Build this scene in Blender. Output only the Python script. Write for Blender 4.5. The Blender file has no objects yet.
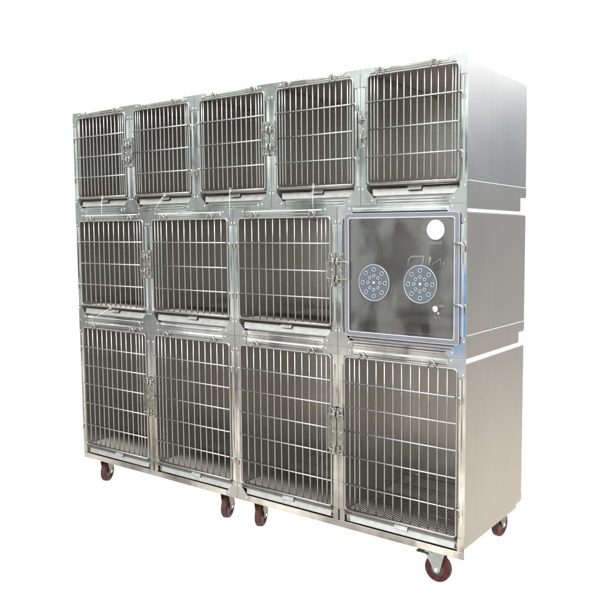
import bpy, bmesh, math, random
from mathutils import Vector, Matrix
rnd = random.Random(7)
S = bpy.context.scene
C = S.collection

# ------------------------------------------------------------------ camera
ZO = 0.042                                   # wheels stand at z = 0
cd = bpy.data.cameras.new("camera"); cam = bpy.data.objects.new("camera", cd); C.objects.link(cam)
yaw, pit, rol = math.radians(33.57), math.radians(-4.60), math.radians(-0.09)
fw = Vector((-math.sin(yaw)*math.cos(pit), math.cos(yaw)*math.cos(pit), math.sin(pit)))
rt = Vector((math.cos(yaw), math.sin(yaw), 0)); up = rt.cross(fw)
r2 = rt*math.cos(rol) + up*math.sin(rol); u2 = -rt*math.sin(rol) + up*math.cos(rol)
m = Matrix((r2, u2, -fw)).transposed().to_4x4()
m.translation = Vector((3.65746, -2.48596, 1.37921 + ZO))
cam.matrix_world = m
cd.sensor_width = 36; cd.lens = 720.8/600*36
cd.shift_x = (300-372.2)/600; cd.shift_y = (293.0-300)/600
cd.clip_start = 0.05; cd.clip_end = 100
S.camera = cam

# ------------------------------------------------------------------ world: white cut-out backdrop, invented yard tones out of view for reflections
wd = bpy.data.worlds.new("World"); S.world = wd; wd.use_nodes = True
N = wd.node_tree.nodes; L = wd.node_tree.links; N.clear()
def nd(t, **k):
    n = N.new(t)
    for a, b in k.items(): setattr(n, a, b)
    return n
def mth(op, a, b=None, c=None, clamp=False):
    n = nd('ShaderNodeMath', operation=op); n.use_clamp = clamp
    for i, v in enumerate((a, b, c)):
        if v is None: continue
        if isinstance(v, (int, float)): n.inputs[i].default_value = v
        else: L.new(v, n.inputs[i])
    return n.outputs[0]
def ramp(fac, stops):
    n = nd('ShaderNodeValToRGB'); cr = n.color_ramp
    while len(cr.elements) < len(stops): cr.elements.new(0.5)
    for e, (p, c) in zip(cr.elements, stops): e.position = p; e.color = (c[0]/4, c[1]/4, c[2]/4, 1)
    L.new(fac, n.inputs[0]); return n.outputs[0]
tc = nd('ShaderNodeTexCoord'); sp = nd('ShaderNodeSeparateXYZ'); L.new(tc.outputs['Generated'], sp.inputs[0])
X, Y, Z = sp.outputs
zf = mth('MULTIPLY_ADD', Z, 0.5, 0.5)
P = lambda z: (z+1)/2
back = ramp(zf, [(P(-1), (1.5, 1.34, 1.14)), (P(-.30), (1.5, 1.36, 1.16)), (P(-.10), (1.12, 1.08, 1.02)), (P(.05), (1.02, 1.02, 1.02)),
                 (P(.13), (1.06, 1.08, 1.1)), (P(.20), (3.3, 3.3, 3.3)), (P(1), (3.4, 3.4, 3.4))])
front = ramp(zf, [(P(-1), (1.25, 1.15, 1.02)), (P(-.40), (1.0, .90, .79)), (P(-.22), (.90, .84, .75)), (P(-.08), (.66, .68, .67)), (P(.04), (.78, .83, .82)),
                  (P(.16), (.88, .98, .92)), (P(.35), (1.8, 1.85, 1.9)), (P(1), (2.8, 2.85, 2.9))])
# invented noise blotches for the steel to mirror, in the front half only
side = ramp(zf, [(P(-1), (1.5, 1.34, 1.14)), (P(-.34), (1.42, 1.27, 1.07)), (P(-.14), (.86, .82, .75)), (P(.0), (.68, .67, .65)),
                 (P(.08), (.66, .67, .69)), (P(.13), (.74, .79, .88)), (P(.18), (1.35, 1.4, 1.45)), (P(.24), (3.0, 3.0, 3.0))])  # unseen side sector, tones shaped for the side panels' reflections
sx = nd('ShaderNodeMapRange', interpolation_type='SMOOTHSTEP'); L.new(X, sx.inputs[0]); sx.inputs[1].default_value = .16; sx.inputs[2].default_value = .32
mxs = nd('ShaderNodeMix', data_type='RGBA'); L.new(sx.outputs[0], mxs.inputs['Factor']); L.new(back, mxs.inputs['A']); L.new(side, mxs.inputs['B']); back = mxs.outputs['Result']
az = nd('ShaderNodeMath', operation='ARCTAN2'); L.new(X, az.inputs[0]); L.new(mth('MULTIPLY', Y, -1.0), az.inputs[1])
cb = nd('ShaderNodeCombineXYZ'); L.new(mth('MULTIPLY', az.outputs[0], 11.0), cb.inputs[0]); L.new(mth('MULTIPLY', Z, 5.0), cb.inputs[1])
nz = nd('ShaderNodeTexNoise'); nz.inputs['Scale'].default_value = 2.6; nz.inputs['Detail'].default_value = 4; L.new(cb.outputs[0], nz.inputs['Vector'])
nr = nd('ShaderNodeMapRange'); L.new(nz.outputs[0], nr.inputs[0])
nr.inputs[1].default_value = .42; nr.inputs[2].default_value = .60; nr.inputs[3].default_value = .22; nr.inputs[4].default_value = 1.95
# blue patch added out of view to tint the right-hand posts' reflection
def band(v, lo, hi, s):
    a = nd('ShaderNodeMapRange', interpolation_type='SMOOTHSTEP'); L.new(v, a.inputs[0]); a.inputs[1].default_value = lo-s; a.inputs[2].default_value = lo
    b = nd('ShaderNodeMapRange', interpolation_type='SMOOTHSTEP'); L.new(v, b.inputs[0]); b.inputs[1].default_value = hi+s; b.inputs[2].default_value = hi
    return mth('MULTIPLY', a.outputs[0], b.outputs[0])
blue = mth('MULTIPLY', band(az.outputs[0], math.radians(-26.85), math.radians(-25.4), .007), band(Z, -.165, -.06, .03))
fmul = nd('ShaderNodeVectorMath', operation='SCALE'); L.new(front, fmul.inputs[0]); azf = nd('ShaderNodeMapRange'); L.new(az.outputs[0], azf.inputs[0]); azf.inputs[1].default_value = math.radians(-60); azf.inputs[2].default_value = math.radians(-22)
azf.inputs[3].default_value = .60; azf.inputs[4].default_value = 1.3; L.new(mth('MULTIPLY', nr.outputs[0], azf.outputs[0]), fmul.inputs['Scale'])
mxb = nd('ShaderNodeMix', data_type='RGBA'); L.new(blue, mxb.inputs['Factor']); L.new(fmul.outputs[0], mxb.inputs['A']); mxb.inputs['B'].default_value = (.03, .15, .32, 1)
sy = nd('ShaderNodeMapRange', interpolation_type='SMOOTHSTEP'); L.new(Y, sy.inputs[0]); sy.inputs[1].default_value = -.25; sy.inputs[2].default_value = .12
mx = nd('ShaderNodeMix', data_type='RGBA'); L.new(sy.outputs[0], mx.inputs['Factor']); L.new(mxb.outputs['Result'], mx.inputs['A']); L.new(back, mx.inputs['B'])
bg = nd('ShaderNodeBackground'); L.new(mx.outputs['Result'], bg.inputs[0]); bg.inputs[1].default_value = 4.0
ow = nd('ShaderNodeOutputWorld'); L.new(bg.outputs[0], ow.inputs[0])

# one soft lamp high in front, to the right
ld = bpy.data.lights.new("sun_lamp", 'SUN'); ld.energy = .8; ld.angle = math.radians(12); ld.color = (1, .97, .92)
sun = bpy.data.objects.new("sun_lamp", ld); C.objects.link(sun)
sun.rotation_euler = Vector((-.35, .75, -1.1)).to_track_quat('-Z', 'Y').to_euler()
S.view_settings.view_transform = 'Standard'; S.view_settings.look = 'None'; S.view_settings.exposure = 0; S.view_settings.gamma = 1
S.render.engine = 'CYCLES'
S.cycles.max_bounces = 10; S.cycles.glossy_bounces = 8; S.cycles.transparent_max_bounces = 12

# ------------------------------------------------------------------ materials
def mat(name, col, rough=.3, metal=1.0, streak=None, blotch=0.0, bump=0.0, bscale=6.0, rvar=0.0, spec=.5, coat=0, bdet=2):
    mt = bpy.data.materials.new(name); mt.use_nodes = True
    nt = mt.node_tree; b = nt.nodes['Principled BSDF']; l = nt.links
    b.inputs['Base Color'].default_value = (*col, 1); b.inputs['Metallic'].default_value = metal; b.inputs['Roughness'].default_value = rough
    b.inputs['Specular IOR Level'].default_value = spec; b.inputs['Coat Weight'].default_value = coat
    t = nt.nodes.new('ShaderNodeTexCoord'); ge = nt.nodes.new('ShaderNodeNewGeometry')
    def noise(scale, vs=(1, 1, 1), det=3):
        mp = nt.nodes.new('ShaderNodeMapping'); mp.inputs['Scale'].default_value = vs; l.new(ge.outputs['Position'], mp.inputs[0])
        n = nt.nodes.new('ShaderNodeTexNoise'); n.inputs['Scale'].default_value = scale; n.inputs['Detail'].default_value = det
        l.new(mp.outputs[0], n.inputs['Vector']); return n.outputs[0]
    def mr(v, a, bb, lo=.3, hi=.7):
        n = nt.nodes.new('ShaderNodeMapRange'); l.new(v, n.inputs[0]); n.inputs[1].default_value = lo; n.inputs[2].default_value = hi
        n.inputs[3].default_value = a; n.inputs[4].default_value = bb; return n.outputs[0]
    fac = None
    if blotch:
        fac = mr(noise(bscale), 1-blotch, 1+blotch)
    if streak:
        s = mr(noise(1.0, streak, 4), 1-.015, 1+.015)
        if fac:
            q = nt.nodes.new('ShaderNodeMath'); q.operation = 'MULTIPLY'; l.new(fac, q.inputs[0]); l.new(s, q.inputs[1]); fac = q.outputs[0]
        else: fac = s
    if fac:
        v = nt.nodes.new('ShaderNodeVectorMath'); v.operation = 'SCALE'; v.inputs[0].default_value = col; l.new(fac, v.inputs['Scale']); l.new(v.outputs[0], b.inputs['Base Color'])
    if rvar:
        l.new(mr(noise(bscale*1.7), max(.02, rough-rvar), rough+rvar), b.inputs['Roughness'])
    if bump:
        bp = nt.nodes.new('ShaderNodeBump'); bp.inputs['Strength'].default_value = 1; bp.inputs['Distance'].default_value = bump
        l.new(noise(bscale, det=bdet), bp.inputs['Height']); l.new(bp.outputs[0], b.inputs['Normal'])
    return mt
M_body = mat('brushed_sheet_steel', (.385, .383, .375), .21, streak=(60, 60, .8), blotch=.04, bscale=2.2, rvar=.03, bump=.006, bdet=0)
M_inner = mat('lightened_inner_steel', (.56, .54, .515), .24, metal=.88, blotch=.06, bscale=3, rvar=.06)  # same sheet as the shell, coloured paler to brighten the cage interiors
M_frame = mat('polished_frame_steel', (.57, .575, .56), .08, blotch=.03, bump=.0006, bscale=7, rvar=.03)
M_plate = mat('gusset_steel', (.52, .53, .52), .13, blotch=.06, bump=.0005, bscale=11, rvar=.04)
M_wire = mat('wire_steel', (.47, .47, .465), .27, blotch=.06, bscale=30)
M_rivet = mat('rivet_steel', (.85, .85, .85), .25)
M_tray = mat('galvanised_tray', (.46, .455, .43), .36, blotch=.12, bscale=30, bump=.0006, rvar=.08)
M_grate = mat('grate_steel', (.26, .245, .22), .34)
M_latch = mat('latch_steel', (.36, .36, .335), .36, blotch=.3, bump=.0008, bscale=60)
M_zinc = mat('zinc_bracket', (.40, .44, .46), .26, blotch=.1, bscale=50)
M_zincd = mat('darker_zinc_bracket', (.22, .22, .215), .4, blotch=.2, bscale=50)  # darker copy of the zinc, for every caster but the braked one
M_dark = mat('blackened_steel_slot_shade', (.05, .055, .05), .45, metal=.6)
M_tyre = mat('maroon_tyre', (.075, .014, .016), .45, metal=0, blotch=.4, bscale=55, spec=.2, rvar=.1)
M_tread = mat('worn_tread', (.075, .035, .033), .55, metal=0, blotch=.3, bscale=60, spec=.2)
M_hub = mat('hub_plastic', (.05, .05, .05), .4, metal=0)
M_seal = mat('lavender_rubber_seal', (.20, .20, .245), .28, metal=0, blotch=.07, bscale=12)
M_white = mat('white_label', (.93, .93, .93), .4, metal=0)
M_tie = mat('white_nylon', (.85, .85, .85), .4, metal=0)
M_edge = mat('polished_acrylic_edge', (.60, .61, .64), .2, metal=.5)
M_vent = mat('vent_disc_plastic', (.13, .165, .20), .25, metal=.2)
M_ink = mat('grey_ink', (.26, .26, .255), .5, metal=0)
M_reflection = mat('painted_sign_reflection', (.19, .19, .185), .5, metal=0)  # grey of the sign reflection drawn on the pane
M_hole = mat('vent_hole_dark', (.06, .08, .10), .5, metal=0)

def pane_mat():
    mt = bpy.data.materials.new('clear_acrylic'); mt.use_nodes = True; nt = mt.node_tree; n = nt.nodes; l = nt.links
    for x in list(n): n.remove(x)
    o = n.new('ShaderNodeOutputMaterial'); tr = n.new('ShaderNodeBsdfTransparent'); tr.inputs[0].default_value = (.93, .93, .93, 1)
    gl = n.new('ShaderNodeBsdfGlossy'); gl.inputs['Roughness'].default_value = .03; gl.inputs[0].default_value = (1, 1, 1, 1)
    fr = n.new('ShaderNodeFresnel'); fr.inputs[0].default_value = 1.5
    ge = n.new('ShaderNodeNewGeometry'); ns = n.new('ShaderNodeTexNoise'); ns.inputs['Scale'].default_value = 5; l.new(ge.outputs['Position'], ns.inputs['Vector'])
    bp = n.new('ShaderNodeBump'); bp.inputs['Distance'].default_value = .0006; l.new(ns.outputs[0], bp.inputs['Height']); l.new(bp.outputs[0], gl.inputs['Normal'])
    ml = n.new('ShaderNodeMath'); ml.operation = 'MULTIPLY'; l.new(fr.outputs[0], ml.inputs[0]); ml.inputs[1].default_value = 1.2
    a = n.new('ShaderNodeMixShader'); l.new(ml.outputs[0], a.inputs[0]); l.new(tr.outputs[0], a.inputs[1]); l.new(gl.outputs[0], a.inputs[2])
    # faint dusty film
    df = n.new('ShaderNodeBsdfDiffuse'); df.inputs[0].default_value = (.42, .42, .42, 1)
    a2 = n.new('ShaderNodeMixShader'); a2.inputs[0].default_value = .04; l.new(a.outputs[0], a2.inputs[1]); l.new(df.outputs[0], a2.inputs[2])
    l.new(a2.outputs[0], o.inputs[0]); return mt
M_pane = pane_mat()
def vent_mat():
    mt = bpy.data.materials.new('tinted_vent_acrylic'); mt.use_nodes = True; nt = mt.node_tree; n = nt.nodes; l = nt.links
    p = n['Principled BSDF']; p.inputs['Base Color'].default_value = (.27, .32, .37, 1); p.inputs['Roughness'].default_value = .18
    tr = n.new('ShaderNodeBsdfTransparent'); tr.inputs[0].default_value = (.78, .82, .86, 1)
    mx = n.new('ShaderNodeMixShader'); mx.inputs[0].default_value = .30; l.new(tr.outputs[0], mx.inputs[1]); l.new(p.outputs[0], mx.inputs[2])
    l.new(mx.outputs[0], n['Material Output'].inputs[0]); return mt
M_vent = vent_mat()

# ------------------------------------------------------------------ mesh helpers
class MB:
    def __init__(s): s.bm = bmesh.new(); s.mi = 0; s.mats = []
    def _tag(s, f): 
        for x in f: x.material_index = s.mi
    def quadbox(s, pts):
        v = [s.bm.verts.new(p) for p in pts]
        for q in ((0, 3, 2, 1), (4, 5, 6, 7), (0, 1, 5, 4), (1, 2, 6, 5), (2, 3, 7, 6), (3, 0, 4, 7)):
            f = s.bm.faces.new([v[i] for i in q]); f.material_index = s.mi
        return s
    def box(s, x0, x1, y0, y1, z0, z1):
        return s.quadbox([(x0, y0, z0), (x1, y0, z0), (x1, y1, z0), (x0, y1, z0), (x0, y0, z1), (x1, y0, z1), (x1, y1, z1), (x0, y1, z1)])
    def prism(s, poly, y0, y1):                # polygon in x,z extruded along y
        a = [s.bm.verts.new((x, y0, z)) for x, z in poly]; b = [s.bm.verts.new((x, y1, z)) for x, z in poly]
        n = len(poly); fs = [s.bm.faces.new(a), s.bm.faces.new(b[::-1])]
        for i in range(n): fs.append(s.bm.faces.new((a[i], b[i], b[(i+1) % n], a[(i+1) % n])))
        s._tag(fs); return s
    def sweep(s, pts, r, n=8, closed=False, caps=True):
        pts = [Vector(p) for p in pts]; k = len(pts); rings = []
        ref = None
        for i in range(k):
            if closed: t = (pts[(i+1) % k]-pts[i]).normalized() + (pts[i]-pts[i-1]).normalized()
            else: t = (pts[min(i+1, k-1)]-pts[i]).normalized() * (i < k-1) + (pts[i]-pts[max(i-1, 0)]).normalized() * (i > 0)
            t.normalize()
            if ref is None:
                ref = Vector((0, 1, 0)) if abs(t.y) < .9 else Vector((1, 0, 0))
            a = (ref - t*ref.dot(t)).normalized(); ref = a; b = t.cross(a)
            rings.append([s.bm.verts.new(pts[i] + (a*math.cos(q)+b*math.sin(q))*r) for q in [2*math.pi*j/n for j in range(n)]])
        m_ = k if closed else k-1
        for i in range(m_):
            A, B = rings[i], rings[(i+1) % k]
            for j in range(n):
                f = s.bm.faces.new((A[j], A[(j+1) % n], B[(j+1) % n], B[j])); f.material_index = s.mi; f.smooth = True
        if caps and not closed:
            s._tag([s.bm.faces.new(rings[0][::-1]), s.bm.faces.new(rings[-1])])
        return s
    def lathe(s, prof, c, ax='Y', n=32, smooth=True, closed=False):   # prof: (radius, along)
        rings = []
        for r, h in prof:
            ring = []
            for j in range(n):
                q = 2*math.pi*j/n; a, b = r*math.cos(q), r*math.sin(q)
                p = {'Y': (a, h, b), 'X': (h, a, b), 'Z': (a, b, h)}[ax]
                ring.append(s.bm.verts.new((c[0]+p[0], c[1]+p[1], c[2]+p[2])))
            rings.append(ring)
        if closed: rings.append(rings[0])
        for i in range(len(rings)-1):
            for j in range(n):
                f = s.bm.faces.new((rings[i][j], rings[i][(j+1) % n], rings[i+1][(j+1) % n], rings[i+1][j])); f.material_index = s.mi; f.smooth = smooth
        if not closed: s._tag([s.bm.faces.new(rings[0][::-1]), s.bm.faces.new(rings[-1])])
        return s
    def use(s, m_):
        if m_ not in s.mats: s.mats.append(m_)
        s.mi = s.mats.index(m_); return s
    def build(s, name, parent=None, mtl=None, bevel=0, loc=None, seg=2):
        bmesh.ops.recalc_face_normals(s.bm, faces=s.bm.faces)
        me = bpy.data.meshes.new(name); s.bm.to_mesh(me); s.bm.free()
        for x in (s.mats or [mtl]): me.materials.append(x)
        o = bpy.data.objects.new(name, me); C.objects.link(o)
        if parent: o.parent = parent
        if loc: o.location = loc
        if bevel:
            bv = o.modifiers.new('bevel', 'BEVEL'); bv.width = bevel; bv.segments = seg; bv.limit_method = 'ANGLE'; bv.angle_limit = math.radians(40)
            bv.harden_normals = False
        return o
def mb(m_): return MB().use(m_)
def rrect(x0, x1, z0, z1, r, n=5):
    out = []
    for cx, cz, a0 in ((x1-r, z1-r, 0), (x0+r, z1-r, 90), (x0+r, z0+r, 180), (x1-r, z0+r, 270)):
        for i in range(n+1):
            a = math.radians(a0+90*i/n); out.append((cx+r*math.cos(a), cz+r*math.sin(a)))
    return out
def thing(name, label, cat, group=None, loc=(0, 0, 0)):
    o = bpy.data.objects.new(name, None); C.objects.link(o); o.location = loc; o.empty_display_size = .1
    o['label'] = label; o['category'] = cat
    if group: o['group'] = group
    return o

DEP = .592
# kind: width, height, opening top, door top, hook top, body z0, body top, seam, skirt z0, bars, latch centre, arm, plate half height, pitch, dense step
K = {
 'small': dict(w=.488, H=.556, ot=.532, dt=.524, zb=.043, zt=.536, seam=.088, sk=-.020, bars=[.198, .308, .417], hb=[.198, .417], lc=.311, arm=.037, ph=.075, pitch=.0315, dn=.0165),
 'mid':   dict(w=.610, H=.598, ot=.561, dt=.5555, zb=.048, zt=.5635, seam=.0905, sk=-.0025, bars=[.205, .322, .4415], hb=[.205, .4415], lc=.328, arm=.037, ph=.073, pitch=.042, dn=.023),
 'tall':  dict(w=.610, H=.802, ot=.765, dt=.760, zb=.062, zt=.781, seam=.098, sk=.040, bars=[.203, .328, .438, .545, .650], hb=[.203, .650], lc=.428, arm=.078, ph=.105, pitch=.0425, dn=.026),
}
T = .030                                      # flange width beside each opening

def make_cage(kind, hinge, label, group, loc, acrylic=False, foot=False):
    k = K[kind]; w = k['w']; H = k['H']
    root = thing({'small': 'small_animal_cage', 'mid': 'medium_animal_cage', 'tall': 'tall_animal_cage'}[kind], label, 'animal cage', group, loc)
    fl = (lambda x: x) if hinge == 'R' else (lambda x: w-x)      # local x measured from the latch side
    # ---- body: sheet steel shell, open at the front
    b = mb(M_body); b.mats.append(M_inner); g = .0018; x0, x1 = g, w-g; zb, zt = k['zb'], k['zt']; yb = DEP; yf = .0045
    ix0, ix1, iz0, iz1, iy = T+.001, w-T-.001, .050 if kind != 'tall' else .066, k['ot']-.001, DEP-.006
    def q(pts): 
        f = b.bm.faces.new([b.bm.verts.new(p) for p in pts]); f.material_index = 0
    o8 = [(x0, yf, zb), (x1, yf, zb), (x1, yb, zb), (x0, yb, zb), (x0, yf, zt), (x1, yf, zt), (x1, yb, zt), (x0, yb, zt)]
    i8 = [(ix0, yf, iz0), (ix1, yf, iz0), (ix1, iy, iz0), (ix0, iy, iz0), (ix0, yf, iz1), (ix1, yf, iz1), (ix1, iy, iz1), (ix0, iy, iz1)]
    vo = [b.bm.verts.new(p) for p in o8]; vi = [b.bm.verts.new(p) for p in i8]
    for f in ((0, 3, 2, 1), (4, 5, 6, 7), (1, 2, 6, 5), (2, 3, 7, 6), (3, 0, 4, 7)):
        b.bm.faces.new([vo[i] for i in f]); b.bm.faces.new([vi[i] for i in f[::-1]]).material_index = 1
    for a_, c_ in ((0, 1), (1, 5), (5, 4), (4, 0)): b.bm.faces.new((vo[a_], vo[c_], vi[c_], vi[a_]))
    b.build('body', root, M_body, bevel=.0022)
    # folded lower band round the shell, a sheet thickness proud
    e = .0014; z1b = k['seam']
    for s_ in (0, 1):
        xx = (x0-e, x0) if s_ == 0 else (x1, x1+e)
        lb = mb(M_body)
        lb.prism([(yf+.002, zb-.003), (yb-.012, zb-.003), (yb-.001, zb+.008), (yb-.001, z1b), (yf+.002, z1b)], *xx)
        for v in lb.bm.verts:
            if abs(v.co.z-z1b) < 1e-6 and abs(v.co.y-(x0-e if s_ == 0 else x1+e)) < 1e-6: v.co.z -= .0024
        for v in lb.bm.verts: v.co = Vector((v.co.y, v.co.x, v.co.z))
        lb.build('lower_band', root, M_body, bevel=.0006)
    # recessed plinth under the shell
    sk = mb(M_body); sk.box(x0+.0012, x1-.0012, .010, .534, k['sk'], zb-.0005); sk.build('plinth', root, M_body, bevel=.0015)
    if kind != 'tall':
        gz1, gz0 = k['sk']-.0004, (-.0330 if kind == 'small' else -.0205)
        fs = mb(M_tie); fs.box(x0+.0025, x1-.0010, .006, .588, gz0, gz1); fs.build('foam_strip', root, M_tie, bevel=.001)
    # ---- front frame: flanges with raised ribs
    f = mb(M_frame); ot = k['ot']; ob = .030
    fz0 = 0.0005 if kind != 'tall' else .0305
    if kind == 'tall':
        fpost = sorted((fl(.0008), fl(T))); fp2 = sorted((fl(.0052), fl(T))); fh = sorted((fl(w-T), fl(w-.0008)))
        f.box(*fpost, 0, .004, .079, H-.0006); f.box(*fp2, 0, .004, fz0, .0785); f.box(*fh, 0, .004, fz0, H-.0006)
    else:
        f.box(.0008, T, 0, .004, fz0, H-.0006); f.box(w-T, w-.0008, 0, .004, fz0, H-.0006)
    f.box(T, w-T, 0, .004, ot, H-.0006)
    if kind != 'tall': f.box(T, w-T, 0, .004, fz0, ob)
    # small fillets in the four corners of the opening
    def fillet(cx, cz, sx, sz, r=.014):
        pts = [(cx, cz)] + [(cx+sx*r*(1-math.sin(math.radians(a))), cz+sz*r*(1-math.cos(math.radians(a)))) for a in range(0, 91, 15)]
        f.prism(pts, .0004, .0036)
    fillet(T, ot, 1, -1); fillet(w-T, ot, -1, -1)
    def rib_v(xa, xb, za, zb_, h=.0055):
        c = (xb-xa)*.28
        f.quadbox([(xa+c, -h, za+.006), (xb-c, -h, za+.006), (xb, 0.0002, za), (xa, 0.0002, za), (xa+c, -h, zb_-.006), (xb-c, -h, zb_-.006), (xb, 0.0002, zb_), (xa, 0.0002, zb_)])
    lo = .080 if kind != 'tall' else .0835
    for xa, xb in ((.012, .0285), (w-.0285, w-.012)): rib_v(xa, xb, lo, H-.0745)
    def rib_h(za, zb_, xa, xb, h=.0045):
        c = (zb_-za)*.28
        f.quadbox([(xa+.006, -h, za+c), (xb-.006, -h, za+c), (xb, .0002, za), (xa, .0002, za), (xa+.006, -h, zb_-c), (xb-.006, -h, zb_-c), (xb, .0002, zb_), (xa, .0002, zb_)])
    if kind == 'small': rib_h(ot+.003, H-.003, .078, w-.078)
    else: rib_h(ot+.006, H-.008, .078, w-.078, .005)
    if kind != 'tall': rib_h(.0075, .0235, .080, w-.080)
    f.build('front_frame', root, M_frame, bevel=.0009)
    if kind == 'tall':
        so = mb(M_dark); so.box(*sorted((fl(.0004), fl(.0050))), .0026, .0040, .0335, .0780); so.build('slot_shade', root, M_dark)  # dark strip painted in for the shade inside the post slot
    # ---- corner plates with rivets
    def corner(top, right, full):
        c = mb(M_plate)
        if top: poly = [(.001, 0), (.074, 0), (.074, -.036 if kind != 'small' else -.021), (.050, -.038 if kind != 'small' else -.024), (.0315, -.056), (.0315, -.074), (.001, -.074)]
        else: poly = [(.001, 0), (.078, 0), (.078, .029), (.066, .030), (.0315, .064), (.0315, .080), (.001, .080)]
        zz = (H-.0008) if top else (0.0008)
        if kind == 'tall' and not top and not (full and foot): return
        div = kind == 'tall' and top and not full
        if div: poly = [(.001, 0), (.074, 0), (.074, -.036), (.001, -.0365)]
        px = [((w-x) if right else x, zz+z) for x, z in poly]
        c.prism(px, -.0024, -.0003)
        o = c.build('corner_plate', root, M_plate, bevel=.0006)
        rv = [(.0095, -.0625), (.060, -.013)] if top else [(.0095, .0665), (.058, .019)]
        if top and kind != 'small': rv = [(.064, -.013)] if div else [(.0095, -.0625), (.064, -.010)]
        for x, z in rv:
            r = mb(M_rivet); r.lathe([(.0042, -.0022), (.0040, -.0034), (.0026, -.0046), (.0008, -.0050)], ((w-x) if right else x, 0, zz+z), n=14)
            r.build('rivet', o, M_rivet)
    for top in (False, True):
        for right in (False, True):
            # a tall cage only has a foot plate on its hinge side (the pair shares a plain divider post)
            corner(top, right, (right == (hinge == 'R')))
    # bright folded seams where the side walls meet the ceiling
    for sx0, sx1 in ((ix0+.0004, ix0+.0075), (ix1-.0075, ix1-.0004)):
        cs = mb(M_tray); cs.box(sx0, sx1, .012, iy-.004, iz1-.0095, iz1-.0004); cs.build('ceiling_seam', root, M_tray, bevel=.0015)
    # ---- tray with slanted lip
    t = mb(M_tray); xa, xb = .050, w-.044
    zt_, zl = (.0670, .0385)
    t.quadbox([(xa+.012, -.001, zl), (xb, -.001, zl), (xb, .0015, zl-.001), (xa+.012, .0015, zl-.001), (xa, .013, zt_), (xb-.004, .013, zt_), (xb-.004, .0155, zt_-.001), (xa, .0155, zt_-.001)])
    t.box(xa+.006, xb-.006, .016, DEP-.03, iz0+.002, iz0+.004)
    t.build('tray', root, M_tray, bevel=.0006)
    hd = mb(M_tray); hc = w/2+.01
    hd.quadbox([(hc-.032, .0015, .058), (hc+.032, .0015, .058), (hc+.032, .010, .0725), (hc-.032, .010, .0725), (hc-.032, -.0010, .0590), (hc+.032, -.0010, .0590), (hc+.032, .0078, .0738), (hc-.032, .0078, .0738)])
    hd.build('tray_handle', root, M_tray, bevel=.0005)
    # ---- floor grate
    gr = mb(M_grate); gz = .083
    n = int((w-2*T-.02)/.0125)
    for i in range(n+1):
        x = T+.012+(w-2*T-.024)*i/n; gr.sweep([(x, .022, gz), (x, DEP-.02, gz)], .0021, n=5)
    for j in range(5):
        y = .03+(DEP-.06)*j/4; gr.sweep([(T+.006, y, gz-.0045), (w-T-.006, y, gz-.0045)], .0032, n=5)
    gr.build('floor_grate', root, M_grate)
    # ---- door
    yd = -.0035
    if not acrylic:
        d = mb(M_wire); do = .0365; z0d, z1d = .0855, k['dt']
        pts = [(x, yd, z) for x, z in rrect(do, w-do, z0d, z1d, .016)]
        d.sweep(pts, .0040, n=10, closed=True)
        xs = [do+k['dn']*i for i in (1, 2, 3)]
        hs = [w-do-k['dn']*1.6, w-do-k['dn']*.85] if kind == 'small' else [w-do-k['pitch']]
        if hinge == 'R' and kind != 'small': hs = [w-do-k['pitch']*.98]
        lo_, hi_ = xs[-1], min(hs); nn = round((hi_-lo_)/k['pitch']); mids = [lo_+(hi_-lo_)*i/nn for i in range(1, nn)]
        bars = sorted(set(xs+hs+mids))
        for x in bars:
            jx, jm = rnd.uniform(-.0009, .0009), rnd.uniform(-.0012, .0012); zm = (z0d+z1d)/2+rnd.uniform(-.06, .06)
            d.sweep([(fl(x), yd+.0012, z0d), (fl(x)+(jx+jm)/2, yd+.0008, (z0d+zm)/2), (fl(x)+jm, yd+.0004, zm), (fl(x)+(jx+jm)/2, yd+.0008, (z1d+zm)/2), (fl(x)+jx, yd+.0012, z1d)], .0032, n=8)
        for z in k['bars']:
            e_ = do-.001; d.sweep([(fl(e_), yd-.0055, z), (fl(w-e_), yd-.0055, z)], .0031, n=8)
        # second thin rail closing the foot of the bars
        d.sweep([(do+.004, yd-.005, z0d+.004), (w-do-.004, yd-.005, z0d+.004)], .0030, n=8)
        door = d.build('door', root, M_wire)
        # arched hooks bridging two bars over the top rail
        hookpairs = [(xs[-1], mids[0]), (mids[-3] if kind == 'small' else mids[-2], mids[-2] if kind == 'small' else mids[-1])]
        for a_, b_ in hookpairs:
            xa_, xb_ = sorted((fl(a_), fl(b_))); cx = (xa_+xb_)/2; rr = .0150; cx = xa_+rr+.0005
            hk = mb(M_wire); top = z1d+.010
            P_ = [(xa_, yd-.005, z1d-.030), (xa_, yd-.007, top)] if False else [(cx-rr, yd-.002, z1d-.002), (cx-rr, yd-.007, top)]
            for i in range(1, 10):
                a = math.pi-math.pi*i/10; P_.append((cx+rr*math.cos(a), yd-.009, top+rr*math.sin(a)))
            P_ += [(cx+rr, yd-.007, top), (cx+rr, yd-.002, z1d-.002)]
            hk.sweep(P_, .0034, n=8); hk.build('top_hook', door, M_wire)
        for z in k['hb']:
            e_ = fl(w-do); s_ = 1 if hinge == 'R' else -1
            hp = mb(M_wire); hp.sweep([(e_-s_*.004, yd-.0055, z), (e_+s_*.012, yd-.006, z), (e_+s_*.0165, yd-.0062, z-.0015), (e_+s_*.0185, yd-.0062, z-.006), (e_+s_*.0185, yd-.0062, z-.028)], .0037, n=8)
            hp.build('hinge_hook', door, M_wire)
    else:
        ax0, ax1, az0, az1 = .046, .5845, .0515, .5665
        d = mb(M_pane); d.prism(rrect(ax0+.010, ax1-.010, az0+.010, az1-.010, .008), -.0095, -.0045)
        door = d.build('door', root, M_pane)
        sl = mb(M_seal)
        out = rrect(ax0, ax1, az0, az1, .014, 6); inn = rrect(ax0+.0195, ax1-.0195, az0+.0185, az1-.0185, .010, 6)
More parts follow.
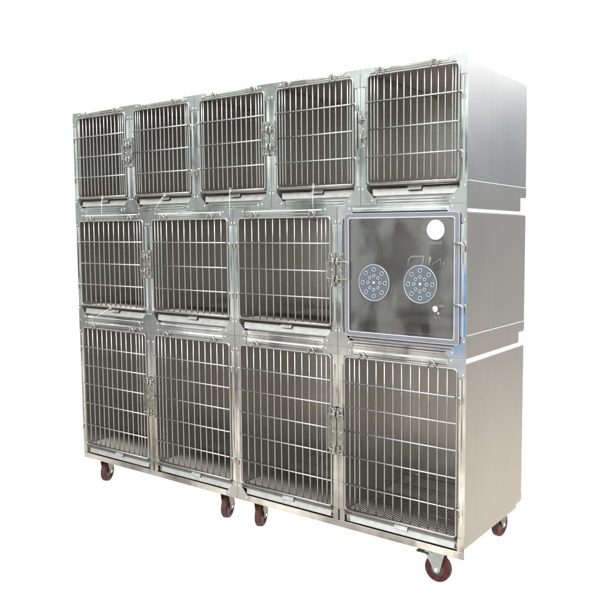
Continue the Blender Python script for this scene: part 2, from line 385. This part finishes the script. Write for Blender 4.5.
        def ring(mbx, o_, i_, ya, yb_):
            n_ = len(o_)
            A = [mbx.bm.verts.new((x, ya, z)) for x, z in o_]; B = [mbx.bm.verts.new((x, ya, z)) for x, z in i_]
            A2 = [mbx.bm.verts.new((x, yb_, z)) for x, z in o_]; B2 = [mbx.bm.verts.new((x, yb_, z)) for x, z in i_]
            for i in range(n_):
                j = (i+1) % n_
                for qd in ((A[i], A[j], B[j], B[i]), (A2[i], B2[i], B2[j], A2[j]), (A[i], A2[i], A2[j], A[j]), (B[i], B[j], B2[j], B2[i])):
                    ff = mbx.bm.faces.new(qd); ff.material_index = mbx.mi
        ring(sl, out, inn, -.0125, -.0042)
        sl.build('rubber_seal', door, M_seal, bevel=.002)
        ed = mb(M_edge); ed.sweep([(x, -.0125, z) for x, z in rrect(ax0+.0205, ax1-.0205, az0+.0195, az1-.0195, .010, 6)], .0026, n=8, closed=True)
        ed.sweep([(x, -.0115, z) for x, z in rrect(ax0+.001, ax1-.001, az0+.001, az1-.001, .013, 6)], .0015, n=6, closed=True)
        ed.build('polished_edge', door, M_edge)
        for cx, cz in ((.194, .281), (.413, .2825)):
            v = mb(M_vent); v.lathe([(.0745, -.0096), (.0745, -.0118), (.0735, -.0126)], (cx, 0, cz), n=56, smooth=False)
            v.use(M_edge); v.sweep([(cx+.0745*math.cos(a), -.0126, cz+.0745*math.sin(a)) for a in [2*math.pi*i/56 for i in range(56)]], .0014, n=8, closed=True)
            for rr_, n_, s_, off in ((.055, 8, .0078, 0), (.0285, 8, .0058, 0)):
                for i in range(n_):
                    a = 2*math.pi*i/n_+off; hx, hz = cx+rr_*math.cos(a), cz+rr_*math.sin(a)
                    v.use(M_hole); v.lathe([(s_*.8, -.0120), (s_*.8, -.0130)], (hx, 0, hz), n=14)
                    v.use(M_edge); v.sweep([(hx+s_*math.cos(b_), -.0131, hz+s_*math.sin(b_)) for b_ in [2*math.pi*j/14 for j in range(14)]], .0013, n=6, closed=True)
            v.lathe([(.0065, -.0124), (.006, -.0150), (.003, -.0165)], (cx, 0, cz), n=16)
            v.build('vent_disc', door, M_vent)
        st = mb(M_white); st.lathe([(.0385, -.0096), (.0385, -.0104)], (.4800, 0, .4975), n=48, smooth=False); sto = st.build('round_sticker', door, M_white)
        kn = mb(M_rivet); kn.lathe([(.006, -.0096), (.006, -.018), (.0105, -.021), (.0140, -.028), (.0125, -.036), (.006, -.041), (.001, -.042)], (.491, 0, .190), n=24); kn.build('knob', door, M_rivet)
        kn = mb(M_rivet); kn.lathe([(.0048, -.0096), (.0048, -.013), (.002, -.0145)], (.4945, 0, .1715), n=16); kn.build('screw', door, M_rivet)
        def text(body, size, cx, cz, mtl, name, sx=1.0, y=-.0099):
            cu = bpy.data.curves.new(name, 'FONT'); cu.body = body; cu.size = size; cu.align_x = 'CENTER'; cu.extrude = .00015; cu.space_character = 1.15
            tmp = bpy.data.objects.new(name, cu); C.objects.link(tmp); bpy.context.view_layer.update()
            me = bpy.data.meshes.new_from_object(tmp.evaluated_get(bpy.context.evaluated_depsgraph_get())); bpy.data.objects.remove(tmp)
            me.materials.clear(); me.materials.append(mtl); me.name = name
            o = bpy.data.objects.new(name, me); C.objects.link(o); o.parent = door
            o.rotation_euler = (math.pi/2, 0, 0); o.location = (cx, y, cz); o.scale = (sx, 1, 1); return o
        text('TEAOE', .0165, .4800, .4405, M_ink, 'caption_lettering')
        text('BUC', .014, .4900, .1520, M_ink, 'knob_lettering')
        sd = mb(M_ink)
        for dx_, dz_, r_ in ((-.003, -.001, .0013), (-.002, -.021, .0015), (.006, -.014, .0012), (.010, -.015, .0010), (-.017, -.012, .0008), (-.010, -.017, .0009), (-.016, .019, .0009), (.015, .010, .0008)):
            sd.lathe([(r_, -.0103), (r_, -.0106)], (.4800+dx_, 0, .4975+dz_), n=10, smooth=False)
        sd.build('sticker_lettering', door, M_ink)
        # reflection of a sign, drawn as grey strokes high on the pane
        fp = mb(M_reflection); yy = -.0097
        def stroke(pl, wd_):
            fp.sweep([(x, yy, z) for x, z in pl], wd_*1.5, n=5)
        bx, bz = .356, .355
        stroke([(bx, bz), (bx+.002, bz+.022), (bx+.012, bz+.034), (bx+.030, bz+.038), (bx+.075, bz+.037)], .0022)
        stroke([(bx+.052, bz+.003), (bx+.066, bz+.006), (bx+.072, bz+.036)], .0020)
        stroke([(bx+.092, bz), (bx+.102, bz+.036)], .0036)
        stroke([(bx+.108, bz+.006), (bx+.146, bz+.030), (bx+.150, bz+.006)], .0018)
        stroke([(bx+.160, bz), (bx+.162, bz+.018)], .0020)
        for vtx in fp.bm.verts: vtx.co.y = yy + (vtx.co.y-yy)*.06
        fp.build('reflected_lettering', door, M_reflection)
        for z in k['hb']:
            z += .004
            hp = mb(M_wire); hp.sweep([(.5655, -.0125, z), (.5665, -.0165, z), (.590, -.0165, z), (.5965, -.015, z-.003), (.599, -.0125, z-.010), (.599, -.0115, z-.034)], .0040, n=8)
            hp.build('hinge_hook', door, M_wire)
    # ---- latch on the post beside the door
    lc = k['lc']; ph = k['ph']; am = k['arm']
    la = mb(M_latch)
    pa = sorted((fl(.0022), fl(.0420)))
    la.prism(rrect(pa[0], pa[1], lc-ph, lc+ph, .004, 3) if kind != 'tall' else rrect(pa[0], pa[1]-.008 if hinge == 'R' else pa[1], lc-ph, lc+ph, .004, 3), -.0125, -.0100)
    pc = sorted((fl(.0125), fl(.028))); la.box(pc[0], pc[1], -.0100, -.0050, lc-ph+.01, lc+ph-.01)
    for s_ in (-1, 1):
        zc = lc+s_*am
        la.lathe([(.0042, -.015), (.0056, -.013), (.0056, .013), (.0042, .015)], (fl(.0105), -.0175, zc), ax='Z', n=14)
        la.quadbox([(fl(.0105)-.006, -.018, zc-.010), (fl(.0105)+.006, -.018, zc-.010), (fl(.0105)+.006, -.012, zc-.010), (fl(.0105)-.006, -.012, zc-.010),
                    (fl(.0105)-.006, -.018, zc+.010), (fl(.0105)+.006, -.018, zc+.010), (fl(.0105)+.006, -.012, zc+.010), (fl(.0105)-.006, -.012, zc+.010)])
    la.box(*sorted((fl(.030), fl(.036))), -.0165, -.0124, lc-ph+.006, lc+ph-.006)
    lo_ = la.build('latch', root, M_latch, bevel=.0007)
    for z in (lc, lc-ph+.008, lc+ph-.008):
        r = mb(M_rivet); r.lathe([(.0036, -.0124), (.0030, -.0142), (.001, -.0148)], (fl(.0225), 0, z), n=12); r.build('rivet', lo_, M_rivet)
    ba = mb(M_wire if acrylic else M_latch); xo = .0405 if not acrylic else .066
    pts = [(fl(.004), -.0215, lc+am-.012), (fl(.008), -.0215, lc+am-.003), (fl(.0125), -.022, lc+am), (fl(xo-.005), -.0205, lc+am), (fl(xo-.001), -.0205, lc+am-.002), (fl(xo), -.0205, lc+am-.006),
           (fl(xo), -.0205, lc-am+.006), (fl(xo-.001), -.0205, lc-am+.002), (fl(xo-.005), -.0205, lc-am), (fl(.0125), -.022, lc-am), (fl(.008), -.0215, lc-am-.004), (fl(.005), -.0215, lc-am-.016)]
    ba.sweep(pts, .0028, n=8); ba.build('latch_bail', lo_, M_wire if acrylic else M_latch)
    return root

def copy_tree(o, parent=None):
    c = o.copy(); C.objects.link(c)
    if parent: c.parent = parent
    for ch in list(o.children): copy_tree(ch, c)
    return c

B1, B2, B3 = 1.500+ZO, .902+ZO, .100+ZO
G1 = 'small wire-door cages along the top row'; G2 = 'wire-door cages in the middle row'; G3 = 'tall wire-door cages in the bottom row'
top_lab = ['small steel cage with barred door, top row, at the far left end', 'small steel cage with barred door, top row, second from the left end',
           'small steel cage with barred door, the middle one of the five in the top row', 'small steel cage with barred door, top row, second from the right end',
           'small steel cage with barred door at the top right corner, above the clear acrylic door']
mid_lab = ['barred-door steel cage at the left end of the middle row', 'barred-door steel cage in the middle row, second from the left end',
           'barred-door steel cage directly left of the clear acrylic door']
tall_lab = ['tall barred steel cage at the left end of the bottom row', 'tall barred steel cage second from the left in the bottom row',
            'tall barred steel cage third from the left in the bottom row', 'tall barred steel cage at the right end of the bottom row, below the acrylic door']
protos = {}
def place(kind, hinge, label, group, loc, foot=False):
    key = (kind, hinge, foot)
    if key not in protos:
        protos[key] = make_cage(kind, hinge, label, group, loc, foot=foot); return
    o = copy_tree(protos[key]); o.location = loc; o['label'] = label
for i, h in enumerate('LRLRR'): place('small', h, top_lab[i], G1, (i*.488, 0, B1))
for i, h in enumerate('LRL'): place('mid', h, mid_lab[i], G2, (i*.61, 0, B2))
make_cage('mid', 'R', 'steel cage closed by a clear acrylic door with two round vent discs', None, (3*.61, 0, B2), acrylic=True)
for i, h in enumerate('LRLR'): place('tall', h, tall_lab[i], G3, (i*.61, 0, B3), foot=i in (1, 2))

# ------------------------------------------------------------------ wheeled bases
def caster(parent, x, y, ang, brake=False, trail=False, z=.0995):
    """fork and plate; wheel, tyre, bolt and pedal are its children. Wheel axis is the caster's local Y."""
    R_ = .057; zc = R_-ZO
    c = mb(M_zinc if brake else M_zincd)
    c.box(-.046, .046, -.036, .036, z-.0035-zc, z-.0003-zc)
    c.lathe([(.024, z-.020-zc), (.029, z-.012-zc), (.029, z-.0036-zc)], (0, 0, 0), ax='Z', n=24)
    for s_ in (-1, 1):
        poly = [(-.040, z-.008-zc), (.044, z-.008-zc), (.050, z-.016-zc), (.030, -.006), (.024, -.014), (.014, -.0165), (.004, -.013), (-.001, -.004), (-.008, .014), (-.040, z-.018-zc)]
        c.prism(poly, *sorted((s_*.0205, s_*.0232)))
    c.box(-.040, .044, -.0205, .0205, z-.011-zc, z-.008-zc)
    if trail:
        for v in c.bm.verts:
            if v.co.z < z-.012-zc: v.co.x += .036-.014
    else:
        for v in c.bm.verts:
            if v.co.z < z-.012-zc: v.co.x -= .008
    o = c.build('caster', parent, None, bevel=.0008)
    o.location = (x, y, zc); o.rotation_euler = (0, 0, ang)
    wx = .036 if trail else .006
    t = mb(M_tyre); t.lathe([(.0335, -.0135), (.0345, -.0150), (.0525, -.0155), (.0550, -.0130), (.0550, .0130), (.0525, .0155), (.0345, .0150), (.0335, .0135)], (wx, 0, 0), n=48, closed=True)
    t.use(M_tread); t.lathe([(.0535, -.0128), (.0563, -.0115), (R_, -.0085), (R_, .0085), (.0563, .0115), (.0535, .0128)], (wx, 0, 0), n=48, closed=True)
    t.build('tyre', o, M_tyre)
    h = mb(M_hub); h.lathe([(.010, -.0175), (.014, -.0165), (.018, -.011), (.028, -.010), (.0336, -.0132), (.0336, .0132), (.028, .010), (.018, .011), (.014, .0165), (.010, .0175)], (wx, 0, 0), n=40)
    h.build('wheel_hub', o, M_hub)
    a = mb(M_rivet); a.lathe([(.0085, -.0262), (.0085, -.0232)], (wx, 0, 0), n=6, smooth=False); a.lathe([(.004, -.030), (.0045, -.0262)], (wx, 0, 0), n=12)
    a.lathe([(.004, -.0235), (.004, .0235)], (wx, 0, 0), n=12); a.lathe([(.0085, .0232), (.0085, .0275)], (wx, 0, 0), n=6, smooth=False)
    a.build('axle_bolt', o, M_rivet, bevel=.0005)
    if brake:
        p = mb(M_dark); p.prism([(-.086, z-.022-zc), (-.050, z-.018-zc), (-.028, z-.019-zc), (-.024, z-.030-zc), (-.040, z-.028-zc), (-.084, z-.027-zc)], -.024, .020)
        p.build('brake_pedal', o, M_dark, bevel=.001)
    return o
def base(x0, label, cs):
    r = thing('wheeled_base', label, 'wheeled base', None, (x0, 0, ZO)); w = 1.22
    f = mb(M_frame)
    f.box(.0008, w-.0008, -.0002, .0045, .1000, .1300)
    f.build('front_rail', r, M_frame, bevel=.0016)
    f = mb(M_body)
    f.box(.050, .080, .0265, .545, .1000, .1385); f.box(w-.080, w-.050, .0265, .545, .1000, .1385); f.box(.0805, w-.0805, .490, .520, .1003, .1385); f.box(.004, w-.036, .0105, .0260, .1006, .1385)
    f.build('under_frame', r, M_body, bevel=.0015)
    for x, y, a, b in cs: caster(r, x-x0, y, a, b, trail=(x, y) == (2.322, .575))
D = math.radians
base(0, 'steel base rail on maroon-wheeled casters under the left pair of tall cages', [(.105, .080, D(-62), False), (1.085, .070, D(-68), False), (.105, .47, D(-60), False), (1.10, .47, D(70), False)])
base(1.22, 'steel base rail on maroon-wheeled casters under the right pair of tall cages', [(1.300, .082, D(-68), False), (2.292, .052, D(3), True), (1.31, .47, D(60), False), (2.322, .575, D(86), False)])

# ------------------------------------------------------------------ white nylon ties hanging from the doors
def tie(label, pts):
    x, z = pts[0]; o = thing('cable_tie', label, 'cable tie', 'thin white ties hanging from cage doors', (x, -.013, z+ZO))
    t = mb(M_tie)
    lp = [(.0, -.002+.006*math.sin(a)*-1, .006+.007*math.cos(a)) for a in [2*math.pi*i/12 for i in range(12)]]
    t.sweep(lp, .0011, n=6, closed=True); t.box(-.0028, .0028, -.004, .001, -.004, .002)
    q_ = [(px-x, -.004-.004*math.sin(math.pi*i/(len(pts)-1)), pz-z) for i, (px, pz) in enumerate(pts)]
    t.sweep(q_, .0010, n=6)
    mesh = t.build('strap', o, M_tie)
tie('thin white tie hanging below the far left cage door of the top row', [(.2647, 1.581), (.262, 1.545), (.2605, 1.51), (.2596, 1.479)])
tie('thin white tie slanting down left from a top row door', [(.763, 1.579), (.735, 1.553), (.710, 1.528), (.684, 1.503)])
tie('long white tie hanging straight below the middle cage door of the top row', [(1.220, 1.588), (1.219, 1.55), (1.218, 1.51), (1.217, 1.465)])
tie('thin white tie hanging straight down beside the acrylic door cage', [(1.715, 1.587), (1.715, 1.555), (1.7145, 1.52), (1.714, 1.49)])
tie('thin white tie slanting below the left end door of the middle row', [(.304, .984), (.262, .965), (.220, .946), (.179, .927)])
